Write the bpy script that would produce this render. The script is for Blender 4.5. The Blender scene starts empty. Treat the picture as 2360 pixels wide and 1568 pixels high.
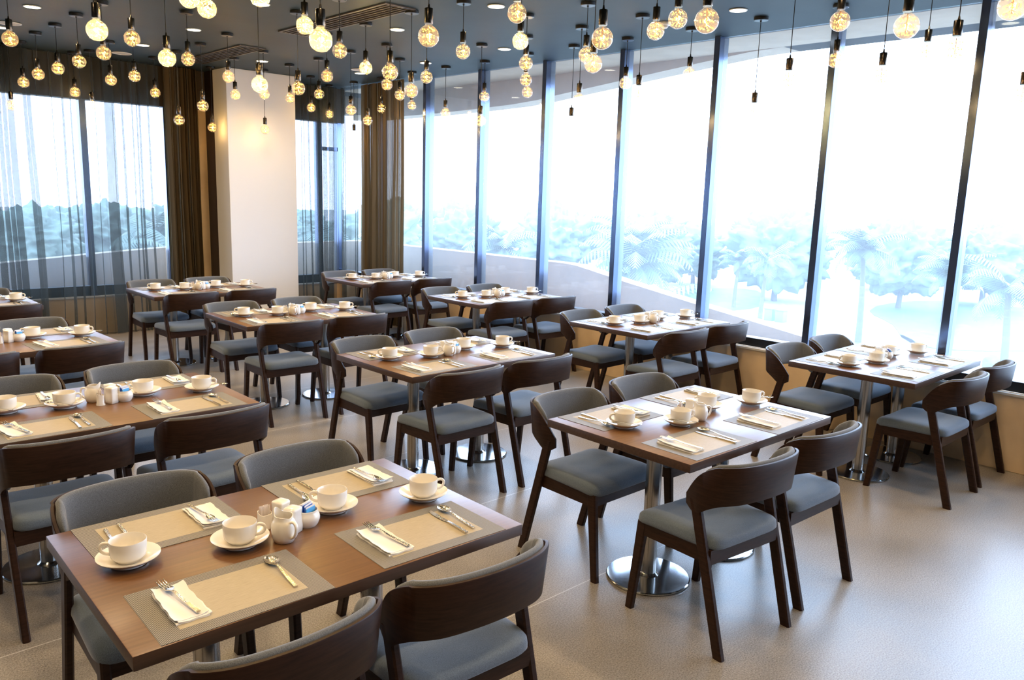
import bpy, bmesh, math, random
from mathutils import Vector, Matrix, noise
random.seed(7)
SC = bpy.context.scene
COL = SC.collection
PI = math.pi

# ------------------------------------------------------------------ camera
cam_d = bpy.data.cameras.new('camera')
cam_d.sensor_width = 36.0
cam_d.lens = 27.917
cam_d.clip_start = 0.05
cam_d.clip_end = 500
cam = bpy.data.objects.new('camera', cam_d)
COL.objects.link(cam)
RX, RU, RB = (0.730011, -0.682796, 0.029561), (0.102124, 0.151749, 0.983129), (-0.675762, -0.714676, 0.180509)
cam.matrix_world = Matrix(((RX[0], RU[0], RB[0], 0), (RX[1], RU[1], RB[1], 0), (RX[2], RU[2], RB[2], 1.807), (0, 0, 0, 1)))
SC.camera = cam

# ------------------------------------------------------------------ look, world, daylight
vs = SC.view_settings
vs.view_transform = 'Standard'
vs.look = 'None'
vs.gamma = 1
vs.use_curve_mapping = False
vs.exposure = 0.0
SC.cycles.use_denoising = True
SC.cycles.max_bounces = 9
SC.cycles.diffuse_bounces = 4
SC.cycles.glossy_bounces = 4
SC.cycles.transparent_max_bounces = 24
SC.cycles.sample_clamp_indirect = 4.0
SC.cycles.caustics_reflective = False
SC.cycles.caustics_refractive = False

w = bpy.data.worlds.new('sky')
SC.world = w
w.use_nodes = True
nt = w.node_tree
nt.nodes.clear()
wo = nt.nodes.new('ShaderNodeOutputWorld')
bg = nt.nodes.new('ShaderNodeBackground')
tc = nt.nodes.new('ShaderNodeTexCoord')
sx = nt.nodes.new('ShaderNodeSeparateXYZ')
rp = nt.nodes.new('ShaderNodeValToRGB')
rp.color_ramp.elements[0].position = 0.0
rp.color_ramp.elements[0].color = (0.60, 0.75, 1.0, 1)
rp.color_ramp.elements[1].position = 0.75
rp.color_ramp.elements[1].color = (0.42, 0.65, 1.0, 1)
nt.links.new(tc.outputs['Generated'], sx.inputs[0])
nt.links.new(sx.outputs['Z'], rp.inputs[0])
nt.links.new(rp.outputs[0], bg.inputs[0])
bg.inputs[1].default_value = 12.0
nt.links.new(bg.outputs[0], wo.inputs[0])

def portal(loc, rot, sx_, sy_):
    l = bpy.data.lights.new('window_portal', 'AREA')
    l.shape = 'RECTANGLE'
    l.size, l.size_y = sx_, sy_
    l.cycles.is_portal = True
    o = bpy.data.objects.new('window_portal', l)
    o.location, o.rotation_euler = loc, rot
    COL.objects.link(o)

WARM = (1.0, 0.58, 0.20)
DOWN_W = 58.0      # each downlight
PEND_W = 2.6       # each pendant
PEND_BRIGHT_W = 9.0

# ------------------------------------------------------------------ materials
def new_mat(name):
    m = bpy.data.materials.new(name)
    m.use_nodes = True
    return m, m.node_tree, m.node_tree.nodes['Principled BSDF']

def pm(name, col, rough=0.5, metal=0.0, spec=0.5, **kw):
    m, t, b = new_mat(name)
    b.inputs['Base Color'].default_value = (*col, 1)
    b.inputs['Roughness'].default_value = rough
    b.inputs['Metallic'].default_value = metal
    b.inputs['Specular IOR Level'].default_value = spec
    for k, v in kw.items():
        b.inputs[k.replace('_', ' ')].default_value = v
    return m

def mapped(t, scale, kind='Object'):
    tcn = t.nodes.new('ShaderNodeTexCoord')
    mp = t.nodes.new('ShaderNodeMapping')
    mp.inputs['Scale'].default_value = scale
    t.links.new(tcn.outputs[kind], mp.inputs[0])
    return mp.outputs[0]

def noise_col(t, vec, scale, c1, c2, lo=0.35, hi=0.65, detail=4, rough=0.55):
    n = t.nodes.new('ShaderNodeTexNoise')
    n.inputs['Scale'].default_value = scale
    n.inputs['Detail'].default_value = detail
    n.inputs['Roughness'].default_value = rough
    t.links.new(vec, n.inputs['Vector'])
    r = t.nodes.new('ShaderNodeValToRGB')
    r.color_ramp.elements[0].position = lo
    r.color_ramp.elements[0].color = (*c1, 1)
    r.color_ramp.elements[1].position = hi
    r.color_ramp.elements[1].color = (*c2, 1)
    t.links.new(n.outputs['Fac'], r.inputs[0])
    return r.outputs[0], n.outputs['Fac']

def bump(t, b, h, strength, dist=0.002):
    bp = t.nodes.new('ShaderNodeBump')
    bp.inputs['Strength'].default_value = strength
    bp.inputs['Distance'].default_value = dist
    t.links.new(h, bp.inputs['Height'])
    t.links.new(bp.outputs[0], b.inputs['Normal'])

def wood(name, c1, c2, rough, scale=(3, 42, 42), coat=0.0, spec=0.5):
    m, t, b = new_mat(name)
    v = mapped(t, scale)
    c, f = noise_col(t, v, 2.2, c1, c2, 0.3, 0.7, 6, 0.6)
    t.links.new(c, b.inputs['Base Color'])
    b.inputs['Roughness'].default_value = rough
    b.inputs['Specular IOR Level'].default_value = spec
    b.inputs['Coat Weight'].default_value = coat
    b.inputs['Coat Roughness'].default_value = 0.22
    return m

def fabric(name, c1, c2):
    m, t, b = new_mat(name)
    v = mapped(t, (1, 1, 1))
    c, f = noise_col(t, v, 560, c1, c2, 0.30, 0.70, 3)
    t.links.new(c, b.inputs['Base Color'])
    b.inputs['Roughness'].default_value = 0.92
    b.inputs['Specular IOR Level'].default_value = 0.2
    b.inputs['Sheen Weight'].default_value = 0.35
    b.inputs['Sheen Roughness'].default_value = 0.5
    bump(t, b, f, 0.35, 0.0015)
    return m

M = {}
M['chair_wood'] = wood('dark_stained_wood', (0.016, 0.007, 0.004), (0.038, 0.0165, 0.009), 0.42, (6, 6, 50), spec=0.20)
M['table_wood'] = wood('walnut_veneer', (0.120, 0.052, 0.017), (0.180, 0.082, 0.028), 0.30, (2.2, 40, 40), 0.0, 0.7)
M['table_edge'] = wood('walnut_edging', (0.050, 0.026, 0.016), (0.080, 0.042, 0.025), 0.42, (2.2, 40, 40))
M['fabric'] = fabric('grey_melange_fabric', (0.064, 0.084, 0.112), (0.152, 0.196, 0.250))
M['fabric_back'] = fabric('grey_melange_back_fabric', (0.070, 0.075, 0.082), (0.175, 0.188, 0.200))
M['steel'] = pm('brushed_steel', (0.50, 0.48, 0.45), 0.26, 1.0)
M['polished'] = pm('polished_steel', (0.66, 0.67, 0.68), 0.14, 1.0)
M['cutlery'] = pm('cutlery_steel', (0.72, 0.69, 0.62), 0.20, 1.0)
M['china'] = pm('white_china', (0.84, 0.80, 0.72), 0.14, 0, 0.5)
M['napkin'] = pm('white_paper', (0.86, 0.84, 0.80), 0.9, 0, 0.2)
M['pick_paper'] = pm('wrapped_toothpick_paper', (0.80, 0.72, 0.68), 0.7)
M['white_plaster'] = pm('white_plaster', (0.86, 0.87, 0.88), 0.8, 0, 0.3)
M['mullion'] = pm('dark_anodised_frame', (0.12, 0.16, 0.26), 0.18, 0.9)
M['rail_black'] = pm('black_anodised_rail', (0.012, 0.014, 0.018), 0.30, 0, 0.5)
M['brown_panel'] = wood('dark_brown_panel', (0.016, 0.008, 0.006), (0.026, 0.013, 0.009), 0.5, (20, 20, 2))
M['canopy_black'] = pm('black_canopy', (0.012, 0.012, 0.013), 0.35)
M['cord'] = pm('black_cord', (0.01, 0.01, 0.01), 0.7)
M['socket'] = pm('pearl_black_socket', (0.10, 0.085, 0.07), 0.22, 1.0)
M['vent'] = pm('bronze_grey_vent', (0.070, 0.055, 0.040), 0.45, 0.3)
M['trim_white'] = pm('white_trim', (0.75, 0.74, 0.70), 0.5)
M['speaker'] = pm('white_speaker_grille', (0.52, 0.50, 0.46), 0.6)
M['back_wall'] = pm('warm_grey_wall', (0.28, 0.24, 0.20), 0.8)
M['header_wall'] = pm('dark_header', (0.085, 0.064, 0.045), 0.8)

def wall_mat(name, c1, c2):
    m, t, b = new_mat(name)
    c, f = noise_col(t, mapped(t, (1, 1, 1)), 3.5, c1, c2, 0.3, 0.7, 6)
    t.links.new(c, b.inputs['Base Color'])
    b.inputs['Roughness'].default_value = 0.75
    return m
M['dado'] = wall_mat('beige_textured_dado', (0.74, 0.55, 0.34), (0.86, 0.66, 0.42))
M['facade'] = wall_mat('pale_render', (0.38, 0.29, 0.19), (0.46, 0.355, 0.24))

def ceiling_mat():
    m, t, b = new_mat('charcoal_ceiling_paint')
    c, f = noise_col(t, mapped(t, (1, 1, 1)), 1.3, (0.027, 0.044, 0.054), (0.038, 0.059, 0.071), 0.3, 0.7, 5)
    t.links.new(c, b.inputs['Base Color'])
    b.inputs['Roughness'].default_value = 0.55
    b.inputs['Specular IOR Level'].default_value = 0.18
    bump(t, b, f, 0.05, 0.01)
    return m
M['ceiling'] = ceiling_mat()

def floor_mat():
    m, t, b = new_mat('speckled_polished_floor')
    v = mapped(t, (1, 1, 1))
    c1, f1 = noise_col(t, v, 160, (0.15, 0.130, 0.106), (0.40, 0.365, 0.32), 0.36, 0.60, 4, 0.75)
    c2, f2 = noise_col(t, v, 2.2, (0.80, 0.80, 0.80), (1.0, 1.0, 1.0), 0.3, 0.7, 5)
    mx = t.nodes.new('ShaderNodeMix')
    mx.data_type = 'RGBA'
    mx.blend_type = 'MULTIPLY'
    mx.inputs['Factor'].default_value = 1
    t.links.new(c1, mx.inputs['A'])
    t.links.new(c2, mx.inputs['B'])
    # thin pale joints every 1.04 m across the room
    sp = t.nodes.new('ShaderNodeSeparateXYZ')
    t.links.new(v, sp.inputs[0])
    def mnode(op, a, bval=None):
        n = t.nodes.new('ShaderNodeMath')
        n.operation = op
        if isinstance(a, float): n.inputs[0].default_value = a
        else: t.links.new(a, n.inputs[0])
        if isinstance(bval, (int, float)): n.inputs[1].default_value = bval
        elif bval is not None: t.links.new(bval, n.inputs[1])
        return n.outputs[0]
    u = mnode('ADD', sp.outputs['Y'], 40 * 1.04 - 2.29)
    u = mnode('MODULO', u, 1.04)
    j = mnode('MULTIPLY', mnode('LESS_THAN', u, 0.005), mnode('GREATER_THAN', sp.outputs['Y'], 2.0))
    mj = t.nodes.new('ShaderNodeMix')
    mj.data_type = 'RGBA'
    t.links.new(j, mj.inputs['Factor'])
    t.links.new(mx.outputs['Result'], mj.inputs['A'])
    mj.inputs['B'].default_value = (0.55, 0.53, 0.50, 1)
    t.links.new(mj.outputs['Result'], b.inputs['Base Color'])
    rr = t.nodes.new('ShaderNodeMapRange')
    rr.inputs['To Min'].default_value = 0.24
    rr.inputs['To Max'].default_value = 0.40
    t.links.new(f2, rr.inputs['Value'])
    t.links.new(rr.outputs[0], b.inputs['Roughness'])
    b.inputs['Specular IOR Level'].default_value = 0.6
    bump(t, b, f1, 0.012, 0.001)
    return m
M['floor'] = floor_mat()

def mat_mat():
    # woven placemat: plain beige centre, finely striped border
    m, t, b = new_mat('woven_placemat')
    v = mapped(t, (1, 1, 1))
    sp = t.nodes.new('ShaderNodeSeparateXYZ')
    t.links.new(v, sp.inputs[0])
    def mth(op, a, bv=0.0):
        n = t.nodes.new('ShaderNodeMath')
        n.operation = op
        t.links.new(a, n.inputs[0])
        if isinstance(bv, (int, float)): n.inputs[1].default_value = bv
        else: t.links.new(bv, n.inputs[1])
        return n.outputs[0]
    s = mth('SINE', mth('MULTIPLY', sp.outputs['X'], 2 * PI / 0.0031))
    s = mth('ADD', mth('MULTIPLY', s, 2.2), 0.36)
    cl = t.nodes.new('ShaderNodeClamp')
    t.links.new(s, cl.inputs[0])
    st = t.nodes.new('ShaderNodeMix')
    st.data_type = 'RGBA'
    t.links.new(cl.outputs[0], st.inputs['Factor'])
    st.inputs['A'].default_value = (0.022, 0.020, 0.019, 1)
    st.inputs['B'].default_value = (0.36, 0.345, 0.31, 1)
    ix = mth('LESS_THAN', mth('ABSOLUTE', sp.outputs['X']), 0.168)
    iy = mth('LESS_THAN', mth('ABSOLUTE', sp.outputs['Y']), 0.104)
    ins = mth('MULTIPLY', ix, iy)
    cn, f = noise_col(t, mapped(t, (30, 600, 1)), 1.0, (0.36, 0.30, 0.20), (0.47, 0.40, 0.28), 0.3, 0.7, 3)
    mx = t.nodes.new('ShaderNodeMix')
    mx.data_type = 'RGBA'
    t.links.new(ins, mx.inputs['Factor'])
    t.links.new(st.outputs['Result'], mx.inputs['A'])
    t.links.new(cn, mx.inputs['B'])
    t.links.new(mx.outputs['Result'], b.inputs['Base Color'])
    b.inputs['Roughness'].default_value = 0.55
    return m
M['placemat'] = mat_mat()

def clear_mat(name, veil, tint=(1, 1, 1), veilcol=(0.9, 0.95, 1.0), ior=1.45):
    # thin pane: looks straight through, mirror at grazing angles, plus a pale scattering veil
    m = bpy.data.materials.new(name)
    m.use_nodes = True
    t = m.node_tree
    t.nodes.clear()
    out = t.nodes.new('ShaderNodeOutputMaterial')
    tr = t.nodes.new('ShaderNodeBsdfTransparent')
    tr.inputs[0].default_value = (*tint, 1)
    gl = t.nodes.new('ShaderNodeBsdfGlossy')
    gl.inputs['Roughness'].default_value = 0.02
    lw = t.nodes.new('ShaderNodeLayerWeight')
    lw.inputs[0].default_value = 0.5
    pw = t.nodes.new('ShaderNodeMath')
    pw.operation = 'POWER'
    t.links.new(lw.outputs['Facing'], pw.inputs[0])
    pw.inputs[1].default_value = 5.0
    ma = t.nodes.new('ShaderNodeMath')
    ma.operation = 'MULTIPLY_ADD'
    t.links.new(pw.outputs[0], ma.inputs[0])
    ma.inputs[1].default_value = 0.96
    ma.inputs[2].default_value = 0.04
    m1 = t.nodes.new('ShaderNodeMixShader')
    t.links.new(ma.outputs[0], m1.inputs[0])
    t.links.new(tr.outputs[0], m1.inputs[1])
    t.links.new(gl.outputs[0], m1.inputs[2])
    if veil > 0:
        tl = t.nodes.new('ShaderNodeBsdfTranslucent')
        tl.inputs[0].default_value = (*veilcol, 1)
        m2 = t.nodes.new('ShaderNodeMixShader')
        m2.inputs[0].default_value = veil
        t.links.new(m1.outputs[0], m2.inputs[1])
        t.links.new(tl.outputs[0], m2.inputs[2])
        t.links.new(m2.outputs[0], out.inputs[0])
    else:
        t.links.new(m1.outputs[0], out.inputs[0])
    return m
M['glass'] = clear_mat('haze_veil_window_glass', 0.07)  # veil puts the outdoor haze and washed-out glare into the panes
M['bulb_glass'] = clear_mat('bulb_glass', 0.045, (1.0, 0.97, 0.90), (1.0, 0.9, 0.75))

def sheer_mat(name, clear, col):
    m = bpy.data.materials.new(name)
    m.use_nodes = True
    t = m.node_tree
    t.nodes.clear()
    out = t.nodes.new('ShaderNodeOutputMaterial')
    tr = t.nodes.new('ShaderNodeBsdfTransparent')
    df = t.nodes.new('ShaderNodeBsdfDiffuse')
    df.inputs[0].default_value = (*col, 1)
    tl = t.nodes.new('ShaderNodeBsdfTranslucent')
    tl.inputs[0].default_value = (*col, 1)
    m1 = t.nodes.new('ShaderNodeMixShader')
    m1.inputs[0].default_value = 0.4
    t.links.new(df.outputs[0], m1.inputs[1])
    t.links.new(tl.outputs[0], m1.inputs[2])
    m2 = t.nodes.new('ShaderNodeMixShader')
    m2.inputs[0].default_value = clear
    t.links.new(m1.outputs[0], m2.inputs[1])
    t.links.new(tr.outputs[0], m2.inputs[2])
    t.links.new(m2.outputs[0], out.inputs[0])
    return m
M['sheer'] = sheer_mat('dark_sheer_voile', 0.47, (0.085, 0.10, 0.10))
M['drape'] = sheer_mat('gathered_brown_voile', 0.03, (0.18, 0.135, 0.08))

def emit_mat(name, col, s):
    m = bpy.data.materials.new(name)
    m.use_nodes = True
    t = m.node_tree
    t.nodes.clear()
    out = t.nodes.new('ShaderNodeOutputMaterial')
    e = t.nodes.new('ShaderNodeEmission')
    e.inputs[0].default_value = (*col, 1)
    e.inputs[1].default_value = s
    t.links.new(e.outputs[0], out.inputs[0])
    m.cycles.emission_sampling = 'NONE'
    return m
M['copper'] = pm('copper_wire', (0.55, 0.30, 0.14), 0.3, 1.0)
M['led'] = emit_mat('amber_led_filament', (1.0, 0.60, 0.11), 3.6)
M['led_bright'] = emit_mat('bright_led_filament', (1.0, 0.66, 0.12), 6.0)
M['lens'] = emit_mat('lit_downlight_lens', (1.0, 0.93, 0.70), 12.0)

def leaf_mat(name, c1, c2):
    m, t, b = new_mat(name)
    c, f = noise_col(t, mapped(t, (1, 1, 1)), 1.1, c1, c2, 0.3, 0.7, 3)
    t.links.new(c, b.inputs['Base Color'])
    b.inputs['Roughness'].default_value = 0.55
    return m
M['palm_leaf'] = leaf_mat('palm_leaf', (0.075, 0.125, 0.10), (0.12, 0.165, 0.12))
M['tree_leaf'] = leaf_mat('tree_leaf', (0.105, 0.158, 0.130), (0.145, 0.20, 0.155))
M['trunk'] = pm('palm_trunk', (0.10, 0.095, 0.10), 0.9)
M['sand'] = wall_mat('pale_paving', (0.30, 0.29, 0.27), (0.42, 0.41, 0.39))
M['lawn'] = leaf_mat('lawn_grass', (0.08, 0.15, 0.09), (0.11, 0.19, 0.12))
M['sign_teal'] = pm('teal_box', (0.15, 0.42, 0.48), 0.5)
M['packet_blue'] = pm('blue_sachet', (0.02, 0.10, 0.50), 0.4)
M['packet_light'] = pm('light_blue_sachet', (0.10, 0.42, 0.80), 0.4)
M['packet_white'] = pm('white_sachet', (0.80, 0.78, 0.78), 0.5)

# ------------------------------------------------------------------ mesh helpers
class MB:
    def __init__(s):
        s.bm = bmesh.new()
    def face(s, vs):
        try: return s.bm.faces.new(vs)
        except ValueError: return None
    def rings(s, rings, closed=True, cap0=False, cap1=False):
        bvs = [[s.bm.verts.new(p) for p in r] for r in rings]
        n = len(bvs[0])
        for a, b in zip(bvs, bvs[1:]):
            for i in range(n if closed else n - 1):
                j = (i + 1) % n
                s.face((a[i], a[j], b[j], b[i]))
        if cap0: s.face(list(reversed(bvs[0])))
        if cap1: s.face(bvs[-1])
        return bvs
    def lathe(s, prof, n=32, c=(0, 0, 0), cap0=False, cap1=False):
        rr = []
        for r, z in prof:
            rr.append([(c[0] + r * math.cos(2 * PI * i / n), c[1] + r * math.sin(2 * PI * i / n), c[2] + z) for i in range(n)])
        return s.rings(rr, True, cap0, cap1)
    def box(s, x0, x1, y0, y1, z0, z1, bev=0.0, seg=2):
        vs = [s.bm.verts.new((x, y, z)) for z in (z0, z1) for y in (y0, y1) for x in (x0, x1)]
        fs = [(0, 2, 3, 1), (4, 5, 7, 6), (0, 1, 5, 4), (2, 6, 7, 3), (0, 4, 6, 2), (1, 3, 7, 5)]
        faces = [s.bm.faces.new([vs[i] for i in f]) for f in fs]
        if bev:
            es = {e for f in faces for e in f.edges}
            bmesh.ops.bevel(s.bm, geom=list(es), offset=bev, segments=seg, affect='EDGES', profile=0.5)
    def bar(s, p0, p1, w0, d0, w1=None, d1=None, xdir=(1, 0, 0), bev=0.004, flat_ends=True):
        # prism from p0 to p1 with rectangular section (w along xdir, d along the other axis)
        p0, p1 = Vector(p0), Vector(p1)
        w1 = w0 if w1 is None else w1
        d1 = d0 if d1 is None else d1
        ax = Vector(xdir).normalized()
        t = (p1 - p0).normalized()
        ay = Vector((0, 0, 1)).cross(ax) if flat_ends else t.cross(ax)
        ay.normalize()
        def ring(p, ww, dd):
            h, k = ww / 2, dd / 2
            b = min(bev, h * .8, k * .8)
            q = [(-h + b, -k), (h - b, -k), (h, -k + b), (h, k - b), (h - b, k), (-h + b, k), (-h, k - b), (-h, -k + b)]
            return [p + ax * a + ay * c for a, c in q]
        s.rings([ring(p0, w0, d0), ring(p1, w1, d1)], True, True, True)
    def tube(s, pts, r, n=10, cap=True):
        pts = [Vector(p) for p in pts]
        rr = r if isinstance(r, (list, tuple)) else [r] * len(pts)
        rings = []
        up = None
        for i, p in enumerate(pts):
            t = (pts[min(i + 1, len(pts) - 1)] - pts[max(i - 1, 0)]).normalized()
            if up is None:
                up = Vector((0, 0, 1)) if abs(t.z) < .9 else Vector((1, 0, 0))
            a = t.cross(up).normalized()
            b = a.cross(t).normalized()
            up = b
            rings.append([p + a * math.cos(2 * PI * k / n) * rr[i] + b * math.sin(2 * PI * k / n) * rr[i] for k in range(n)])
        s.rings(rings, True, cap, cap)
    def prism(s, pts, axis, a, b):
        # polygon in the plane across `axis` (0 = x, 1 = y), from a to b
        def P(p, v):
            return (v, p[0], p[1]) if axis == 0 else (p[0], v, p[1])
        va = [s.bm.verts.new(P(p, a)) for p in pts]
        vb = [s.bm.verts.new(P(p, b)) for p in pts]
        n = len(pts)
        s.bm.faces.new(va)
        s.bm.faces.new(list(reversed(vb)))
        for i in range(n):
            j = (i + 1) % n
            s.bm.faces.new((va[j], va[i], vb[i], vb[j]))
    def mesh(s, name, mat, smooth=35):
        bmesh.ops.recalc_face_normals(s.bm, faces=s.bm.faces)
        me = bpy.data.meshes.new(name)
        s.bm.to_mesh(me)
        s.bm.free()
        for m in (mat if isinstance(mat, (list, tuple)) else [mat]):
            me.materials.append(m)
        if smooth:
            for p in me.polygons: p.use_smooth = True
            me.set_sharp_from_angle(angle=math.radians(smooth))
        return me
    def obj(s, name, mat, parent=None, smooth=35):
        o = bpy.data.objects.new(name, s.mesh(name, mat, smooth))
        COL.objects.link(o)
        if parent: o.parent = parent
        return o

def tag(o, label, cat, group=None):
    o['label'] = label
    o['category'] = cat
    if group: o['group'] = group
    return o

def empty(name, loc=(0, 0, 0), rz=0.0):
    o = bpy.data.objects.new(name, None)
    o.location = loc
    o.rotation_euler = (0, 0, rz)
    o.empty_display_size = 0.1
    COL.objects.link(o)
    return o

def struct(o):
    o['kind'] = 'structure'
    return o

KIDS = {}
def kids(o):
    if o.name not in KIDS:
        KIDS[o.name] = list(o.children)
    return KIDS[o.name]

def dup(o, loc, rz=0.0, parent=None):
    c = o.copy()
    COL.objects.link(c)
    if parent is None:
        c.location = loc
        c.rotation_euler = (0, 0, rz)
    else:
        c.parent = parent
    for k in kids(o):
        dup(k, None, 0, c)
    return c

class Stock:
    """first use moves the original, later uses copy it with its parts"""
    def __init__(s, make):
        s.make, s.o = make, None
    def put(s, loc, rz, label, cat, group):
        if s.o is None:
            s.o = s.make()
            kids(s.o)
            for k in s.o.children: kids(k)
            o = s.o
            o.location = loc
            o.rotation_euler = (0, 0, rz)
        else:
            o = dup(s.o, loc, rz)
        tag(o, label, cat, group)
        return o

CAMP = Vector((0, 0, 1.807))
FPX = 1830.14
def px(p):
    d = Vector(p) - CAMP
    z = -d.dot(Vector(RB))
    if z < 0.05: return None
    return (1180 + FPX * d.dot(Vector(RX)) / z, 784 - FPX * d.dot(Vector(RU)) / z)
def shows(pts, m=0):
    q = [px(p) for p in pts]
    q = [a for a in q if a]
    if not q: return False
    return max(a[0] for a in q) > -m and min(a[0] for a in q) < 2360 + m and max(a[1] for a in q) > -m and min(a[1] for a in q) < 1568 + m

ORD = ['first', 'second', 'third', 'fourth', 'fifth', 'sixth', 'seventh', 'eighth', 'ninth', 'tenth', 'eleventh', 'twelfth', 'thirteenth',
       'fourteenth', 'fifteenth', 'sixteenth', 'seventeenth', 'eighteenth', 'nineteenth', 'twentieth', 'twenty-first', 'twenty-second',
       'twenty-third', 'twenty-fourth', 'twenty-fifth', 'twenty-sixth', 'twenty-seventh', 'twenty-eighth', 'twenty-ninth', 'thirtieth']
ORD += ['thirty-' + o for o in ORD[:9]] + ['fortieth'] + ['forty-' + o for o in ORD[:9]] + ['fiftieth'] + ['fifty-' + o for o in ORD[:9]]

# ------------------------------------------------------------------ the room
CZ = 3.21
WX = 6.20           # face of the low wall under the long window
GX = 6.30           # glass of the long window
RY = 10.30          # face of the low wall under the rear windows
GY = 10.38
X0, Y0 = -4.6, -4.2

b = MB(); b.box(X0 - .2, GX + .12, Y0 - .2, GY + .12, -0.25, 0.0)
struct(b.obj('floor', M['floor'], smooth=0))
b = MB(); b.box(X0 - .2, GX + .06, Y0 - .2, GY + .10, CZ, CZ + 0.3)
struct(b.obj('ceiling', M['ceiling'], smooth=0))
b = MB(); b.box(X0 - .2, X0, Y0 - .2, GY + .12, 0, CZ)
struct(b.obj('wall_left', M['back_wall'], smooth=0))
b = MB(); b.box(X0, GX + .12, Y0 - .2, Y0, 0, CZ)
struct(b.obj('wall_behind', M['back_wall'], smooth=0))
b = MB(); b.box(WX, GX + .12, Y0, RY, 0, 0.535, 0.004)
struct(b.obj('wall_right', M['dado'], smooth=0))
b = MB(); b.box(WX - .012, GX - .05, Y0, RY - .01, 0.535, 0.555, 0.004)
struct(b.obj('trim_1', M['trim_white'], smooth=0))
b = MB(); b.box(X0, WX, RY, GY + .12, 0, 0.44, 0.004)
struct(b.obj('wall_rear', M['dado'], smooth=0))
b = MB(); b.box(X0, WX, RY - .012, GY - .05, 0.44, 0.46, 0.004)
struct(b.obj('trim_2', M['trim_white'], smooth=0))
b = MB(); b.box(X0, WX + .1, RY + .02, GY + .12, 2.74, CZ)
struct(b.obj('wall_rear_header', M['header_wall'], smooth=0))
b = MB(); b.box(3.80, 5.30, RY + .02, GY + .12, 0.46, 2.74)
struct(b.obj('wall_rear_pier', M['dado'], smooth=0))
# white column and the dark brown board beside it
b = MB(); b.box(4.27, 5.18, 9.67, 10.06, 0, CZ, 0.006)
struct(b.obj('wall_column', M['white_plaster'], smooth=0))
b = MB(); b.box(4.272, 5.16, 10.062, 10.32, 0, CZ, 0.004)
struct(b.obj('trim_3', M['brown_panel'], smooth=0))

# long window: bays 1.05 m wide
my = [2.0 + 1.053 * k for k in range(-6, 8)]
edges = [Y0] + my + [GY + .05]
for i in range(len(edges) - 1):
    ya, yb = edges[i], edges[i + 1]
    root = struct(empty('window_%d' % (i + 1), (GX, (ya + yb) / 2, 0.555)))
    b = MB(); b.box(-0.004, 0.004, -(yb - ya) / 2 + .03, (yb - ya) / 2 - .03, 0.05, CZ - .56)
    b.obj('pane', M['glass'], root, smooth=0)
    b = MB(); b.box(-0.05, 0.06, -(yb - ya) / 2, (yb - ya) / 2, 0.0, 0.075, 0.004)
    b.obj('bottom_rail', M['rail_black'], root, smooth=0)
    if i:
        b = MB(); b.box(-0.07, 0.07, -(yb - ya) / 2 - .028, -(yb - ya) / 2 + .028, 0.0, CZ - .555, 0.003)
        b.obj('mullion', M['mullion'], root, smooth=0)
n_long = len(edges) - 1

def rear_window(num, xa, xb, bars, transom=None):
    root = struct(empty('window_%d' % num, ((xa + xb) / 2, GY, 0.46)))
    cx = (xa + xb) / 2
    cuts = [xa] + bars + [xb]
    for k in range(len(cuts) - 1):
        b = MB(); b.box(cuts[k] - cx + .02, cuts[k + 1] - cx - .02, -.004, .004, 0.10, 2.28)
        b.obj('pane', M['glass'], root, smooth=0)
    b = MB(); b.box(xa - cx, xb - cx, -.05, .05, 0.0, 0.12, 0.004); b.obj('bottom_rail', M['rail_black'], root, smooth=0)
    for x in [xa + .02] + bars + [xb - .02]:
        b = MB(); b.box(x - cx - .035, x - cx + .035, -.06, .06, 0.0, 2.28, 0.003); b.obj('mullion', M['mullion'], root, smooth=0)
    if transom:
        b = MB(); b.box(bars[-1] - cx + .03, xb - cx - .03, -.05, .05, transom - .46 - .025, transom - .46 + .025, 0.003)
        b.obj('transom', M['mullion'], root, smooth=0)
rear_window(n_long + 1, X0, 3.80, [X0 + 1.05 * k for k in range(1, 7)] + [2.84])
rear_window(n_long + 2, 5.30, 6.24, [5.90], 2.37)

portal((GX + .15, (Y0 + GY) / 2, 1.9), (0, PI / 2, 0), 2.7, GY - Y0)
portal(((X0 + 3.8) / 2, GY + .15, 1.6), (PI / 2, 0, PI), 3.8 - X0, 2.3)
portal((5.77, GY + .15, 1.6), (PI / 2, 0, PI), .95, 2.3)

# outer wall of the building with its curved opening, a little way beyond the glass
FX, FY = 7.0, 11.0
low = [(FY + .2, 1.00), (6.9, 1.01), (6.53, 1.01), (6.35, 1.0), (6.15, .97), (5.6, .88), (4.6, .735), (3.45, .576), (2.6, .45), (1.5, .30), (-1, .1), (Y0 - 1, .0)]
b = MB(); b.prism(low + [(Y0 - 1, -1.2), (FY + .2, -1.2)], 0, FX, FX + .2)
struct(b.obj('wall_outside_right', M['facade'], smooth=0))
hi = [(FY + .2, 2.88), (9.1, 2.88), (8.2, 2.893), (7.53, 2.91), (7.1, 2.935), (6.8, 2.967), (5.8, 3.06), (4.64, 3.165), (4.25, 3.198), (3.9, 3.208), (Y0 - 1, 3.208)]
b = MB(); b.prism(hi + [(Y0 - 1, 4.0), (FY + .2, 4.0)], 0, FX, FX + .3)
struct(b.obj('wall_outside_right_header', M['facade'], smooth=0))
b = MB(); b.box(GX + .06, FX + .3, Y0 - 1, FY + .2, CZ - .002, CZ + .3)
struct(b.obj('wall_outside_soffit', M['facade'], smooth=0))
b = MB(); b.box(GX + .12, FX, Y0 - 1, FY, 0.2, 0.5)
struct(b.obj('wall_outside_ledge', M['facade'], smooth=0))
lowr = [(X0 - 3, .2), (0, .65), (2.0, .82), (2.6, .867), (3.2, .914), (3.96, .965), (5.0, .985), (FX, 1.0)]
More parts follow.
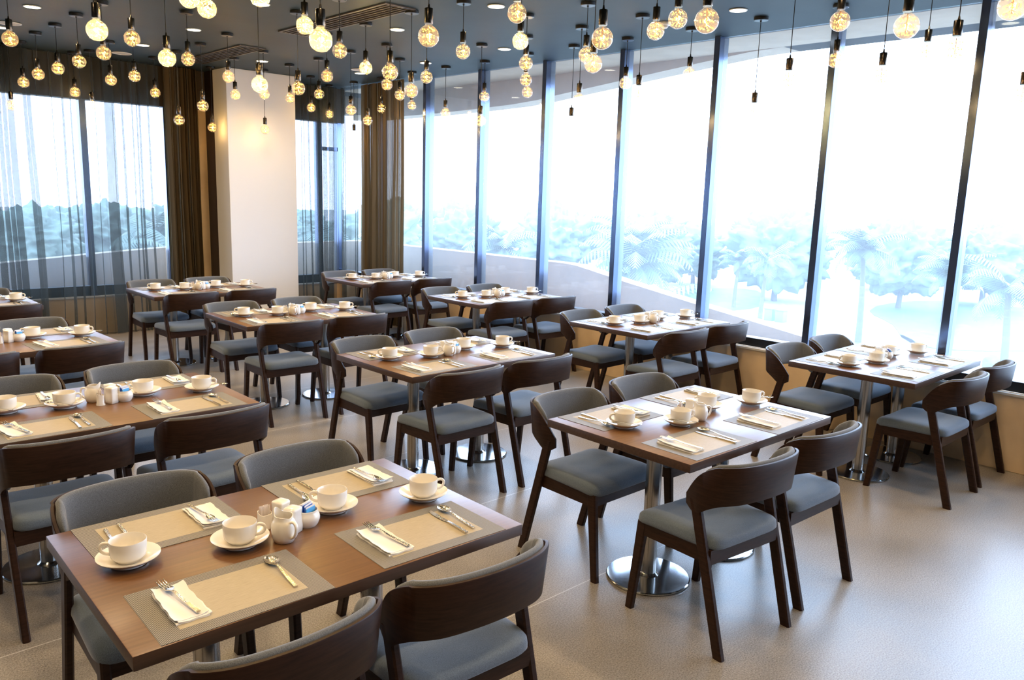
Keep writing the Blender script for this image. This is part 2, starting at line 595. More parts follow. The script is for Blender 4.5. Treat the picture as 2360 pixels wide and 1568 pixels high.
b = MB(); b.prism(lowr + [(FX, -1.2), (X0 - 3, -1.2)], 1, FY, FY + .2)
struct(b.obj('wall_outside_rear', M['facade'], smooth=0))
b = MB(); b.box(X0 - 3, FX, FY, FY + .3, 2.95, 4.0)
struct(b.obj('wall_outside_rear_header', M['facade'], smooth=0))
b = MB(); b.box(X0 - 1, FX, GY + .12, FY, CZ - .002, CZ + .3)
struct(b.obj('wall_outside_rear_soffit', M['facade'], smooth=0))
b = MB(); b.box(X0 - 1, FX, GY + .12, FY, 0.1, 0.40)
struct(b.obj('wall_outside_rear_ledge', M['facade'], smooth=0))

# ------------------------------------------------------------------ curtains
def curtain(name, pts, z0, z1, folds, amp, mat, seed, label, gather=1.0):
    """pts: straight run ((x,y),(x,y)); the cloth swings amp either side of it"""
    rnd = random.Random(seed)
    (xa, ya), (xb, yb) = pts
    d = Vector((xb - xa, yb - ya, 0)); L = d.length; d.normalize()
    nrm = Vector((-d.y, d.x, 0))
    cols = []
    u = 0.0
    ws = [rnd.uniform(.45, 1.7) for _ in range(folds)]
    sm = sum(ws)
    path = []
    for wgt in ws:
        wl = wgt / sm * L
        am = amp * rnd.uniform(.45, 1.0)
        sk = rnd.uniform(-.35, .35) * wl * gather
        ph = rnd.uniform(-.6, .6)
        for k in range(8):
            f = k / 8
            path.append((u + f * wl + sk * math.sin(2 * PI * f), am * math.sin(2 * PI * f), ph))
        u += wl
    path.append((L, 0, 0))
    rows = 14
    b = MB()
    rings = []
    for r in range(rows + 1):
        v = r / rows
        z = z0 + (z1 - z0) * v
        ring = []
        for k, (uu, vv, ph) in enumerate(path):
            wob = noise.noise(Vector((uu * 3.1, v * 1.3, seed))) * .075 * (1 - v)
            a = vv * (0.70 + .50 * (1 - v) + .35 * noise.noise(Vector((uu * 2.3, v * 1.7, seed + 9)))) + noise.noise(Vector((uu * 9, v * 2.1, seed + 5))) * .014
            p = Vector((xa, ya, z)) + d * (uu + wob) + nrm * a
            ring.append(p)
        rings.append(ring)
    b.rings(rings, closed=False)
    o = b.obj(name, mat, smooth=60)
    return tag(o, label, 'curtain')
curtain('sheer_curtain', ((-4.4, 10.16), (3.65, 10.16)), 0.012, CZ - .01, 92, 0.044, M['sheer'], 3,
        'long dark sheer curtain drawn across the wide rear window at left', 2.0)
curtain('sheer_curtain', ((5.22, 10.16), (6.08, 10.16)), 0.012, CZ - .01, 12, 0.040, M['sheer'], 9,
        'dark sheer curtain over the narrow rear window beside the white column', 1.6)
curtain('sheer_curtain', ((6.13, 10.12), (6.13, 9.68)), 0.012, CZ - .01, 6, 0.030, M['sheer'], 14,
        'short return of dark sheer curtain round the far window corner', 1.6)
curtain('gathered_curtain', ((3.70, 10.15), (4.10, 10.14)), 0.012, CZ - .01, 13, 0.06, M['drape'], 21,
        'gathered olive brown curtain bunched against the dark strip left of the white column', 1.6)
curtain('gathered_curtain', ((6.135, 9.62), (6.135, 8.62)), 0.012, CZ - .01, 17, 0.040, M['drape'], 33,
        'gathered brown curtain stacked in the far corner at the end of the long window', 1.6)

# ------------------------------------------------------------------ tables
def rot2(x, y, a):
    c, s = math.cos(a), math.sin(a)
    return x * c - y * s, x * s + y * c

TABLES = [  # name, centre, yaw in degrees
    ('front left table', 1.123, 2.161, -1.25), ('front middle table', 3.257, 2.130, -1.0), ('front window table', 5.600, 2.138, 0.0),
    ('second-row left table', 1.128, 4.054, -0.2), ('second-row middle table', 3.250, 4.050, 0.45), ('second-row window table', 5.575, 4.137, 0.15),
    ('third-row left table', 1.082, 6.007, 2.2), ('third-row middle table', 3.243, 6.139, -1.1), ('third-row window table', 5.560, 6.126, -0.3),
    ('back-row left table', 1.103, 8.089, 0.0), ('back-row middle table', 3.248, 8.140, -0.45), ('back-row window table', 5.506, 8.096, 0.1),
]
TL, TD, TZ = 1.20, 0.824, 0.75

def make_table():
    root = empty('dining_table')
    b = MB(); b.box(-TL / 2, TL / 2, -TD / 2, TD / 2, 0.712, TZ, 0.0025, 2)
    me = b.mesh('table_top', [M['table_wood'], M['table_edge']], 30)
    for p in me.polygons:
        if p.center.z < TZ - .0015: p.material_index = 1
    o = bpy.data.objects.new('table_top', me); COL.objects.link(o); o.parent = root
    for s in (-1, 1):
        x = s * .285
        b = MB(); b.lathe([(0.001, 0.712), (.10, .712), (.10, .704), (0.001, .704)], 24, (x, 0, 0)); b.obj('mounting_plate', M['rail_black'], root)
        b = MB(); b.lathe([(.038, 0.014), (.038, 0.706)], 32, (x, 0, 0), True, True); b.obj('pedestal_column', M['steel'], root)
        b = MB()
        b.lathe([(.001, .0), (.192, .0), (.200, .004), (.201, .009), (.196, .013), (.17, .0142), (.11, .0155), (.052, .017), (.046, .022), (.0385, .030), (.0385, .012), (.001, .012)], 64, (x, 0, 0))
        b.obj('pedestal_base', M['polished'], root)
    return root
table_stock = Stock(make_table)

# ------------------------------------------------------------------ chairs
def catmull(P, n):
    P = [Vector(p) for p in P]
    out = []
    Q = [2 * P[0] - P[1]] + P + [2 * P[-1] - P[-2]]
    for i in range(1, len(Q) - 2):
        for k in range(n):
            t = k / n
            a, bb, c, d = Q[i - 1], Q[i], Q[i + 1], Q[i + 2]
            out.append(0.5 * ((2 * bb) + (-a + c) * t + (2 * a - 5 * bb + 4 * c - d) * t * t + (-a + 3 * bb - 3 * c + d) * t ** 3))
    out.append(P[-1])
    return out

def make_chair():
    # local frame: sitter faces +y, floor at z = 0
    root = empty('dining_chair')
    # curved shell of the back, running round into short arms. rows: x, y, bottom z, top z
    half = [(.245, -.030, .592, .640), (.253, -.066, .572, .692), (.2575, -.104, .575, .736), (.2545, -.148, .602, .768), (.2420, -.190, .623, .787),
            (.2120, -.226, .633, .793), (.1640, -.252, .637, .795), (.0890, -.269, .641, .796)]
    path = half + [(0, -.275, .642, .796)] + [(-x, y, z0, z1) for x, y, z0, z1 in reversed(half)]
    pl = catmull([(p[0], p[1], 0) for p in path], 4)
    hl = catmull([(p[2], p[3], 0) for p in path], 4)
    N = len(pl)
    def frame(i):
        t = (pl[min(i + 1, N - 1)] - pl[max(i - 1, 0)]).normalized()
        return Vector((-t.y, t.x, 0))       # outward or inward
    nin = []
    for i in range(N):
        n = frame(i)
        c = Vector((0, 0, 0)) - pl[i]
        if n.dot(Vector((0, -.02, 0)) - pl[i]) < 0: n = -n
        nin.append(n)
    b = MB()
    th = .013
    rings = []
    for i in range(N):
        z0, z1 = hl[i].x, hl[i].y
        lean = .018
        R = []
        for (off, z) in ((0.001, z0), (0, z0 + .003), (0, (z0 + z1) / 2), (0, z1 - .003), (.002, z1), (th - .002, z1), (th, z1 - .003), (th, (z0 + z1) / 2), (th, z0 + .003), (th - .001, z0)):
            k = (z - .6) / .19
            p = pl[i] + nin[i] * (off - lean * k * (1 if abs(pl[i].x) < .24 else .6) + lean * .5)
            R.append((p.x, p.y, z))
        rings.append(R)
    b.rings(rings, True, True, True)
    b.obj('backrest_shell', M['chair_wood'], root, 40)
    # upholstered pad lining the inside of the shell
    b = MB()
    rings = []
    i0, i1 = 7, N - 8
    for i in range(i0, i1 + 1):
        e = min((i - i0) / 3.0, (i1 - i) / 3.0, 1.0)
        e = math.sqrt(max(e, 0.02))
        z0, z1 = hl[i].x + .006, hl[i].y + .007
        zm, hh = (z0 + z1) / 2, (z1 - z0) / 2 * (.82 + .18 * e)
        R = []
        for k in range(14):
            a = 2 * PI * k / 14
            ca, sa = math.cos(a), math.sin(a)
            off = th + .0145 + .0145 * (abs(ca) ** .7) * (1 if ca > 0 else -1) * e
            z = zm + hh * (abs(sa) ** .45) * (1 if sa > 0 else -1)
            kk = (z - .6) / .19
            p = pl[i] + nin[i] * (off - .018 * kk * (1 if abs(pl[i].x) < .24 else .6) + .009)
            R.append((p.x, p.y, z))
        rings.append(R)
    b.rings(rings, True, True, True)
    b.obj('back_pad', M['fabric_back'], root, 70)
    # legs
    for s in (-1, 1):
        b = MB(); b.bar((s * .228, -.246, 0), (s * .2335, -.078, .622), .030, .046, .026, .050, bev=.006)
        b.obj('rear_leg', M['chair_wood'], root, 30)
    for s in (-1, 1):
        b = MB(); b.bar((s * .226, .252, 0), (s * .218, .205, .425), .030, .038, .030, .052, bev=.006)
        b.obj('front_leg', M['chair_wood'], root, 30)
    # apron frame under the cushion, one closed ring of rails
    b = MB()
    outer = [(-.222, -.165), (.222, -.165), (.232, .225), (-.232, .225)]
    inner = [(-.198, -.143), (.198, -.143), (.208, .203), (-.208, .203)]
    zb, zt = .366, .428
    r1 = [(x, y, zb) for x, y in outer]; r2 = [(x, y, zt) for x, y in outer]
    r3 = [(x, y, zt) for x, y in inner]; r4 = [(x, y, zb) for x, y in inner]
    b.rings([r1, r2, r3, r4, r1])
    bmesh.ops.remove_doubles(b.bm, verts=b.bm.verts, dist=1e-5)
    b.obj('seat_frame', M['chair_wood'], root, 30)
    # seat cushion
    b = MB()
    def outline(sc, z, dip=0.0):
        R = []
        n = 56
        for k in range(n):
            a = 2 * PI * k / n
            ca, sa = math.cos(a), math.sin(a)
            e = 0.24
            ux = (abs(ca) ** e) * (1 if ca >= 0 else -1)
            uy = (abs(sa) ** e) * (1 if sa >= 0 else -1)
            y = .030 + .215 * uy * sc
            hw = .236 + .012 * uy
            x = hw * ux * sc
            zz = z - .012 * max(0, uy * sc) ** 3 + .010 * (abs(ux * sc)) ** 2 * (1 if dip else 0)
            R.append((x, y, zz))
        return R
    b.rings([outline(.90, .424), outline(.975, .427), outline(1.0, .435), outline(1.0, .444), outline(.99, .454, 1), outline(.965, .462, 1), outline(.92, .468, 1), outline(.82, .473, 1),
             outline(.6, .4745, 1), outline(.3, .472, 1), outline(.02, .471, 1)], True, True, True)
    b.obj('seat_cushion', M['fabric'], root, 60)
    return root
chair_stock = Stock(make_chair)

# ------------------------------------------------------------------ tableware
def make_placemat():
    b = MB()
    b.box(-.2255, .2255, -.148, .148, 0, .0016)
    return b.obj('placemat', M['placemat'], smooth=0)
def make_napkin():
    b = MB()
    n, m_ = 6, 12
    W, H = .083, .19
    for lay, (ox, oy, r, z0, tk) in enumerate(((0, 0, 0, 0, .0025), (.003, -.002, .025, .0022, .0025), (-.001, .002, -.012, .0045, .0018))):
        top, bot = [], []
        for j in range(m_ + 1):
            rt, rb_ = [], []
            for i in range(n + 1):
                x, y = (i / n - .5) * W, (j / m_ - .5) * (H - .004 * lay)
                x += .0015 * math.sin(j * 1.7 + lay)
                y += .0018 * math.sin(i * 2.1 + lay)
                xx, yy = rot2(x, y, r)
                lift = .0022 * (abs(i / n - .5) * 2) ** 3 + .003 * (j / m_) ** 6
                rt.append((xx + ox, yy + oy, z0 + tk + lift * (lay + .4)))
                rb_.append((xx + ox, yy + oy, z0 + (lift * (lay + .4) if lay else 0)))
            top.append(rt); bot.append(rb_)
        for j in range(m_):
            pass
        vt = [[b.bm.verts.new(p) for p in r_] for r_ in top]
        vb = [[b.bm.verts.new(p) for p in r_] for r_ in bot]
        for j in range(m_):
            for i in range(n):
                b.face((vt[j][i], vt[j][i + 1], vt[j + 1][i + 1], vt[j + 1][i]))
                b.face((vb[j][i], vb[j + 1][i], vb[j + 1][i + 1], vb[j][i + 1]))
        for i in range(n):
            b.face((vb[0][i], vb[0][i + 1], vt[0][i + 1], vt[0][i])); b.face((vt[m_][i], vt[m_][i + 1], vb[m_][i + 1], vb[m_][i]))
        for j in range(m_):
            b.face((vt[j][0], vt[j + 1][0], vb[j + 1][0], vb[j][0])); b.face((vb[j][n], vb[j + 1][n], vt[j + 1][n], vt[j][n]))
    return b.obj('paper_napkin', M['napkin'], smooth=50)

def strip(b, st, seg=8):
    """flatware body along +y. st: rows (y, half width, base z, hollow depth, thickness)"""
    rings = []
    for y, hw, z, dep, tk in st:
        top, bot = [], []
        for k in range(seg + 1):
            u = k / seg * 2 - 1
            zz = z - dep * (1 - u * u)
            top.append((hw * u, y, zz + tk / 2)); bot.append((hw * u, y, zz - tk / 2))
        rings.append(top + list(reversed(bot)))
    b.rings(rings, True, True, True)
def make_spoon():
    b = MB()
    st = [(-.100, .0052, .0030, 0, .004), (-.06, .0046, .0036, 0, .0038), (-.01, .0038, .0060, 0, .0034), (.022, .0030, .0105, 0, .0032), (.036, .0036, .0112, .0002, .0026), (.044, .0085, .0108, .0018, .0016),
          (.054, .0150, .0100, .0045, .0012), (.066, .0192, .0094, .0066, .001), (.078, .0200, .0092, .0074, .001), (.090, .0178, .0094, .0062, .001), (.099, .0125, .0098, .0034, .001), (.104, .006, .0100, .001, .001)]
    strip(b, st, 10)
    return b.obj('table_spoon', M['cutlery'], smooth=50)
def make_teaspoon():
    b = MB()
    st = [(-.072, .0036, .0028, 0, .003), (-.03, .003, .004, 0, .0026), (.016, .0022, .0075, 0, .0024), (.026, .0030, .0078, .0003, .0018),
          (.036, .0095, .0072, .0028, .001), (.047, .0135, .0068, .0044, .001), (.058, .0128, .0068, .0042, .001), (.066, .0080, .0072, .0018, .001), (.070, .003, .0074, .0004, .001)]
    strip(b, st, 8)
    return b.obj('teaspoon', M['cutlery'], smooth=50)
def make_fork():
    b = MB()
    st = [(-.105, .0052, .0030, 0, .004), (-.06, .0046, .0036, 0, .0038), (-.01, .0038, .0058, 0, .0034), (.022, .0030, .0098, 0, .0032), (.034, .0050, .0100, .0004, .0024), (.042, .0110, .0088, .0016, .0018), (.054, .0122, .0074, .0018, .0016), (.058, .0122, .0072, .0018, .0016)]
    strip(b, st, 8)
    for k in range(4):
        x = (k - 1.5) * .0066
        b.tube([(x, .056, .0060), (x, .072, .0056), (x, .090, .0082), (x * 1.02, .103, .0120)], [.0019, .0017, .0015, .0008], 6)
    return b.obj('fork', M['cutlery'], smooth=50)
def make_knife():
    root = empty('table_knife')
    b = MB()
    strip(b, [(-.110, .0052, .0036, 0, .006), (-.06, .0048, .0036, 0, .0056), (-.012, .0046, .0034, 0, .005), (-.004, .0036, .0030, 0, .0034)], 6)
    b.obj('knife_handle', M['cutlery'], root, 45)
    b = MB()
    R = []
    for y, x0, x1 in ((-.006, -.0035, .0035), (.010, -.0075, .0050), (.045, -.0100, .0056), (.078, -.0098, .0056), (.096, -.0065, .0050), (.106, -.001, .0040)):
        R.append([(x0, y, .0022), (x1, y, .0014), (x1, y, .0034), (x0, y, .0028)])
    b.rings(R, True, True, True)
    b.obj('knife_blade', M['cutlery'], root, 30)
    return root
def make_cup():
    root = empty('coffee_cup')
    b = MB()
    b.lathe([(.001, .004), (.026, .004), (.027, .0), (.031, .0), (.033, .005), (.040, .009), (.0455, .016), (.0478, .026), (.0487, .040), (.0495, .061), (.0488, .063), (.0475, .0615), (.0466, .040), (.0455, .026), (.040, .015), (.030, .0105), (.001, .0095)], 40)
    b.obj('cup_body', M['china'], root, 50)
    b = MB()
    pts = [(.0478, 0, .053), (.060, 0, .055), (.069, 0, .051), (.0725, 0, .042), (.069, 0, .032), (.060, 0, .025), (.0465, 0, .0215)]
    b.tube(catmull(pts, 4), .0048, 10)
    b.obj('cup_handle', M['china'], root, 60)
    return root
def make_saucer():
    b = MB()
    b.lathe([(.001, .004), (.042, .004), (.044, .0), (.049, .0), (.050, .006), (.066, .012), (.080, .021), (.0845, .0245), (.0845, .0262), (.080, .0245), (.064, .0150), (.048, .0098), (.034, .0082), (.031, .0074), (.001, .0074)], 48)
    return b.obj('saucer', M['china'], smooth=50)
def rsq(hw, hd, z, e=.35, n=28, ox=0, oy=0):
    R = []
    for k in range(n):
        a = 2 * PI * k / n
        ca, sa = math.cos(a), math.sin(a)
        R.append((ox + hw * (abs(ca) ** e) * (1 if ca >= 0 else -1), oy + hd * (abs(sa) ** e) * (1 if sa >= 0 else -1), z))
    return R
def make_creamer():
    root = empty('creamer_jug')
    b = MB()
    prof = [(.024, 0), (.030, .002), (.036, .018), (.0375, .04), (.0365, .058), (.031, .068), (.0275, .074), (.0275, .084), (.0255, .084), (.0245, .072), (.030, .062), (.034, .04), (.030, .010), (.001, .007)]
    rr = []
    for j, (r, z) in enumerate(prof):
        ring = []
        for k in range(36):
            a = 2 * PI * k / 36
            e = max(0.0, math.cos(a)) ** 10
            lip = 1 if 6 <= j <= 9 else 0
            rad = r + e * .010 * lip
            ring.append((rad * math.cos(a), rad * math.sin(a), z + e * .016 * lip - (max(0, -math.cos(a)) ** 6) * .006 * lip))
        rr.append(ring)
    b.rings(rr, True, True, True)
    b.obj('jug_body', M['china'], root, 55)
    b = MB()
    pts = catmull([(-.030, 0, .066), (-.044, 0, .070), (-.054, 0, .062), (-.055, 0, .045), (-.047, 0, .026), (-.033, 0, .017)], 4)
    R = []
    for i, p in enumerate(pts):
        t = (pts[min(i + 1, len(pts) - 1)] - pts[max(i - 1, 0)]).normalized()
        nn = Vector((t.z, 0, -t.x))
        R.append([p + Vector((0, sy * .0058, 0)) + nn * sn * .0034 for sy, sn in ((-1, -.5), (-.7, -1), (.7, -1), (1, -.5), (1, .5), (.7, 1), (-.7, 1), (-1, .5))])
    b.rings(R, True, True, True)
    b.obj('jug_handle', M['china'], root, 60)
    return root
def make_shaker():
    b = MB()
    b.rings([rsq(.020, .020, 0), rsq(.0225, .0225, .002), rsq(.0235, .0235, .02), rsq(.0215, .0215, .045), rsq(.0205, .0205, .058), rsq(.0225, .0225, .072), rsq(.0225, .0225, .077), rsq(.020, .020, .0805), rsq(.010, .010, .0815), rsq(.001, .001, .0815)], True, True, True)
    return b.obj('salt_shaker', M['china'], smooth=50)
def make_toothpick_holder():
    b = MB()
    R = []
    for hw, hd, z, tilt in ((.024, .020, 0, 0), (.0245, .0205, .003, 0), (.021, .0165, .010, 0), (.021, .0165, .052, .006), (.0195, .015, .0525, .006), (.019, .0145, .010, 0), (.001, .001, .008, 0)):
        ring = rsq(hw, hd, z, .6, 28)
        R.append([(x, y, zz + tilt * y / .0165) for x, y, zz in ring])
    b.rings(R, True, True, True)
    return b.obj('toothpick_holder', M['china'], smooth=50)
def make_toothpick():
    b = MB()
    b.bar((0, 0, 0), (0, 0, .064), .0042, .0022, .0038, .002, bev=.0006)
    return b.obj('wrapped_toothpick', M['pick_paper'], smooth=0)
def make_sugar_bowl():
    b = MB()
    b.lathe([(.001, .004), (.022, .004), (.024, 0), (.029, 0), (.035, .008), (.040, .022), (.0405, .030), (.038, .040), (.0335, .046), (.0335, .053), (.0318, .0535), (.031, .047), (.0355, .040), (.0375, .028), (.033, .012), (.001, .008)], 40)
    return b.obj('sugar_bowl', M['china'], smooth=50)
def make_sachet(name, mat):
    def f():
        root = empty(name)
        b = MB(); b.box(-.021, .021, -.0022, .0022, 0, .050, .001, 1)
        b.obj('sachet_body', mat, root, smooth=0)
        b = MB(); b.box(-.0212, .0212, -.0008, .0008, .049, .055)
        b.obj('sealed_edge', M['packet_white'], root, smooth=0)
        return root
    return f

S = {k: Stock(f) for k, f in dict(mat=make_placemat, napkin=make_napkin, spoon=make_spoon, teaspoon=make_teaspoon, fork=make_fork, knife=make_knife, cup=make_cup, saucer=make_saucer,
     creamer=make_creamer, shaker=make_shaker, holder=make_toothpick_holder, pick=make_toothpick, bowl=make_sugar_bowl,
     blue=make_sachet('sugar_sachet', M['packet_blue']), light=make_sachet('sugar_sachet', M['packet_light']), white=make_sachet('sugar_sachet', M['packet_white'])).items()}

# condiment cluster per table: kind -> (x, y, turn in degrees)
CL_A = dict(holder=(-.062, .068, 10), creamer=(-.058, -.056, 105), shaker1=(-.010, .062, 20), shaker2=(-.006, -.012, 25), bowl=(.052, .008, 0))
CL_B = dict(creamer=(-.030, .068, -35), holder=(-.020, -.010, 80), shaker2=(.032, -.008, 30), shaker1=(.044, .057, 15), bowl=(.092, .003, 0))
CL_C = dict(holder=(-.030, .055, 25), creamer=(-.010, -.045, 150), shaker1=(.035, .045, 20))
CL_D = dict(holder=(-.06, .05, 10), creamer=(-.035, -.045, 100), shaker1=(.0, .045, 15), shaker2=(.018, -.018, 35), bowl=(.064, .006, 0))
TABLE_CL = {0: CL_A, 1: CL_C, 2: dict(holder=(-.088, .070, 25), creamer=(-.022, .045, 120), bowl=(.072, .030, 0)), 3: CL_B, 4: CL_D, 5: CL_D, 6: CL_B, 7: CL_D, 8: CL_D, 9: CL_D, 10: CL_D, 11: CL_D}
CUPS = {0: [(-.463, .076), (-.171, 0.0), (.175, .067), (.477, -.031)],
        1: [(-.400, .105), (-.147, -.030), (.205, .062), (.484, -.025)],
        3: [(-.395, .100), (-.162, .042), (.205, .072), (.468, -.017)]}
CUP_DEF = [(-.410, .085), (-.150, .005), (.190, .070), (.475, -.020)]
TEASPOON = {0: [], 1: [0, 1, 3], 2: [0], 3: [0, 1, 3], 4: [0, 3], 5: [3], 6: [3], 7: [3], 8: [3], 9: [3], 10: [3], 11: [3]}
SEAT = ['near left', 'near right', 'far left', 'far right']
rj = random.Random(11)
J = lambda a: rj.uniform(-a, a)

CHAIR_FIX = {  # table index, seat -> (x, y, turn)
    (0, 1): (1.395, 1.752, -3.0),
    (1, 0): (2.874, 1.735, -6.0), (1, 1): (3.490, 1.735, -2.5), (1, 2): (2.955, 2.515, 180.0), (2, 0): (5.335, 1.735, -1.0), (2, 1): (5.915, 1.740, -1.0), (11, 3): (5.775, 8.475, 180.0)}

for ti, (tn, cx, cy, yaw) in enumerate(TABLES):
    ya = math.radians(yaw)
    def W(lx, ly, z=TZ):
        x, y = rot2(lx, ly, ya)
        return (cx + x, cy + y, z)
    table_stock.put((cx, cy, 0), ya, tn + ', walnut topped on two steel pedestals', 'table', 'dining tables in rows')
    # chairs
    for si in range(4):
        sx_, far = (-1 if si % 2 == 0 else 1), si >= 2
        if (ti, si) in CHAIR_FIX:
            x, y, a = CHAIR_FIX[(ti, si)]
        else:
            x, y, _ = W(sx_ * .305 + J(.010), .382 + J(.012) if far else -.404 + J(.012))
            a = yaw + (180 if far else 0) + J(2.0)
        if shows([(x + i * .27, y + j * .27, k) for i in (-1, 1) for j in (-1, 1) for k in (0, .79)]):
            chair_stock.put((x, y, 0), math.radians(a), 'grey upholstered dark wood chair at the %s side of the %s' % (SEAT[si], tn), 'chair', 'dining chairs round the tables')
    # places
    for si in range(4):
        sx_, far = (-1 if si % 2 == 0 else 1), si >= 2
        mx, my_ = sx_ * .312 + J(.006), (.262 if far else -.258) + J(.004)
        ma = ya + (PI if far else 0) + math.radians(J(1.2))
        fl = -1 if far else 1
        where = '%s place of the %s' % (SEAT[si], tn)
        P = W(mx, my_)
        if not shows([W(mx + i * .2, my_ + j * .13) for i in (-1, 1) for j in (-1, 1)]): continue
        S['mat'].put(P, ma, 'woven beige placemat with striped border at the ' + where, 'placemat', 'placemats on the tables')
        def put(kind, dx, dy, dz, da, text, cat, grp):
            p = W(mx + fl * dx, my_ + fl * dy, TZ + .0018 + dz)
            if shows([p]):
                S[kind].put(p, ma + math.radians(da), text + where, cat, grp)
        na = J(4) + (3 if not far else -4)
        put('napkin', -.132 + J(.006), .010 + J(.006), 0, na, 'folded white paper napkin at the ', 'napkin', 'paper napkins on the placemats')
        put('fork', -.118 + J(.008), .020 + J(.012), .0115, na + J(4) + 4, 'steel fork lying on the napkin at the ', 'fork', 'forks on the napkins')
        if not (ti == 0 and si == 0):
            put('knife', .108 + J(.006), .005 + J(.012), 0, J(3) - 2, 'steel table knife at the ', 'knife', 'knives on the placemats')
        put('spoon', .148 + J(.006), .012 + J(.012), 0, J(3) - 2, 'steel table spoon at the ', 'spoon', 'spoons on the placemats')
    # cups along the middle of the table
    cups = CUPS.get(ti, [(x + J(.008), y + J(.01)) for x, y in CUP_DEF])
    cup_who = ['far left', 'near left', 'far right', 'near right']
    hand = [150, -32, 148, -30]
    for ci, (lx, ly) in enumerate(cups):
        p = W(lx, ly, TZ + .0018)
        if not shows([p, (p[0], p[1], p[2] + .07)], 30): continue
        S['saucer'].put(p, ya + J(1), 'white china saucer under the %s cup of the %s' % (cup_who[ci], tn), 'saucer', 'saucers on the tables')
        h = hand[ci] + J(10)
        S['cup'].put((p[0], p[1], p[2] + .0078), ya + math.radians(h), 'white coffee cup on saucer, %s cup of the %s' % (cup_who[ci], tn), 'cup', 'coffee cups on saucers')
        if ci in TEASPOON[ti]:
            q = W(lx + .050, ly - .030, TZ + .0275) if ci == 3 else W(lx - .035, ly - .040, TZ + .0275)
            S['teaspoon'].put(q, ya + math.radians(-118 if ci == 3 else 40), 'small teaspoon resting on the %s saucer of the %s' % (cup_who[ci], tn), 'teaspoon', 'teaspoons on the saucers')
    # condiments
    for kind, (lx, ly, a) in TABLE_CL[ti].items():
        p = W(lx, ly, TZ)
        if not shows([p], 20): continue
        rz = ya + math.radians(a)
        if kind == 'creamer':
            S['creamer'].put(p, rz, 'white china creamer jug in the middle of the ' + tn, 'jug', 'creamer jugs on the tables')
        elif kind == 'holder':
            S['holder'].put(p, rz, 'white china toothpick holder in the middle of the ' + tn, 'toothpick holder', 'toothpick holders on the tables')
            npk = 14 if ti in (0, 1, 3) else 6
            for k in range(npk):
                ox, oy = rot2(((k % (npk // 2)) - (npk // 2 - 1) / 2) * (.030 / (npk // 2 - 1)), (-.0045 if k < npk // 2 else .0045), rz)
                S['pick'].put((p[0] + ox, p[1] + oy, p[2] + .0095), rz + J(.15), 'paper wrapped toothpick standing in the holder on the ' + tn, 'toothpick', 'wrapped toothpicks on the ' + tn)
        elif kind == 'bowl':
            S['bowl'].put(p, rz, 'round white sugar bowl holding sachets on the ' + tn, 'bowl', 'sugar bowls on the tables')
            for k, (sk, off, tz, cname) in enumerate((('light', -.016, .004, 'light blue'), ('blue', -.007, .008, 'dark blue'), ('blue', .001, .011, 'dark blue'), ('white', .010, .007, 'white'), ('white', .017, .004, 'white'))):
                ox, oy = rot2(off * .3, off, ya + .5)
                o = S[sk].put((p[0] + ox, p[1] + oy, p[2] + .010 + tz), ya + .5 + J(.12), '%s sugar sachet standing in the bowl on the %s' % (cname, tn), 'sachet', '%s sachets on the %s' % (cname, tn))
                o.rotation_euler[0] = 0.0
        else:
            nm = 'front' if kind.endswith('2') else 'rear'
            S['shaker'].put(p, rz, 'square white china shaker, %s one of the pair on the %s' % (nm, tn) if 'shaker2' in TABLE_CL[ti] else 'square white china shaker in the middle of the ' + tn, 'shaker', 'shakers on the tables')

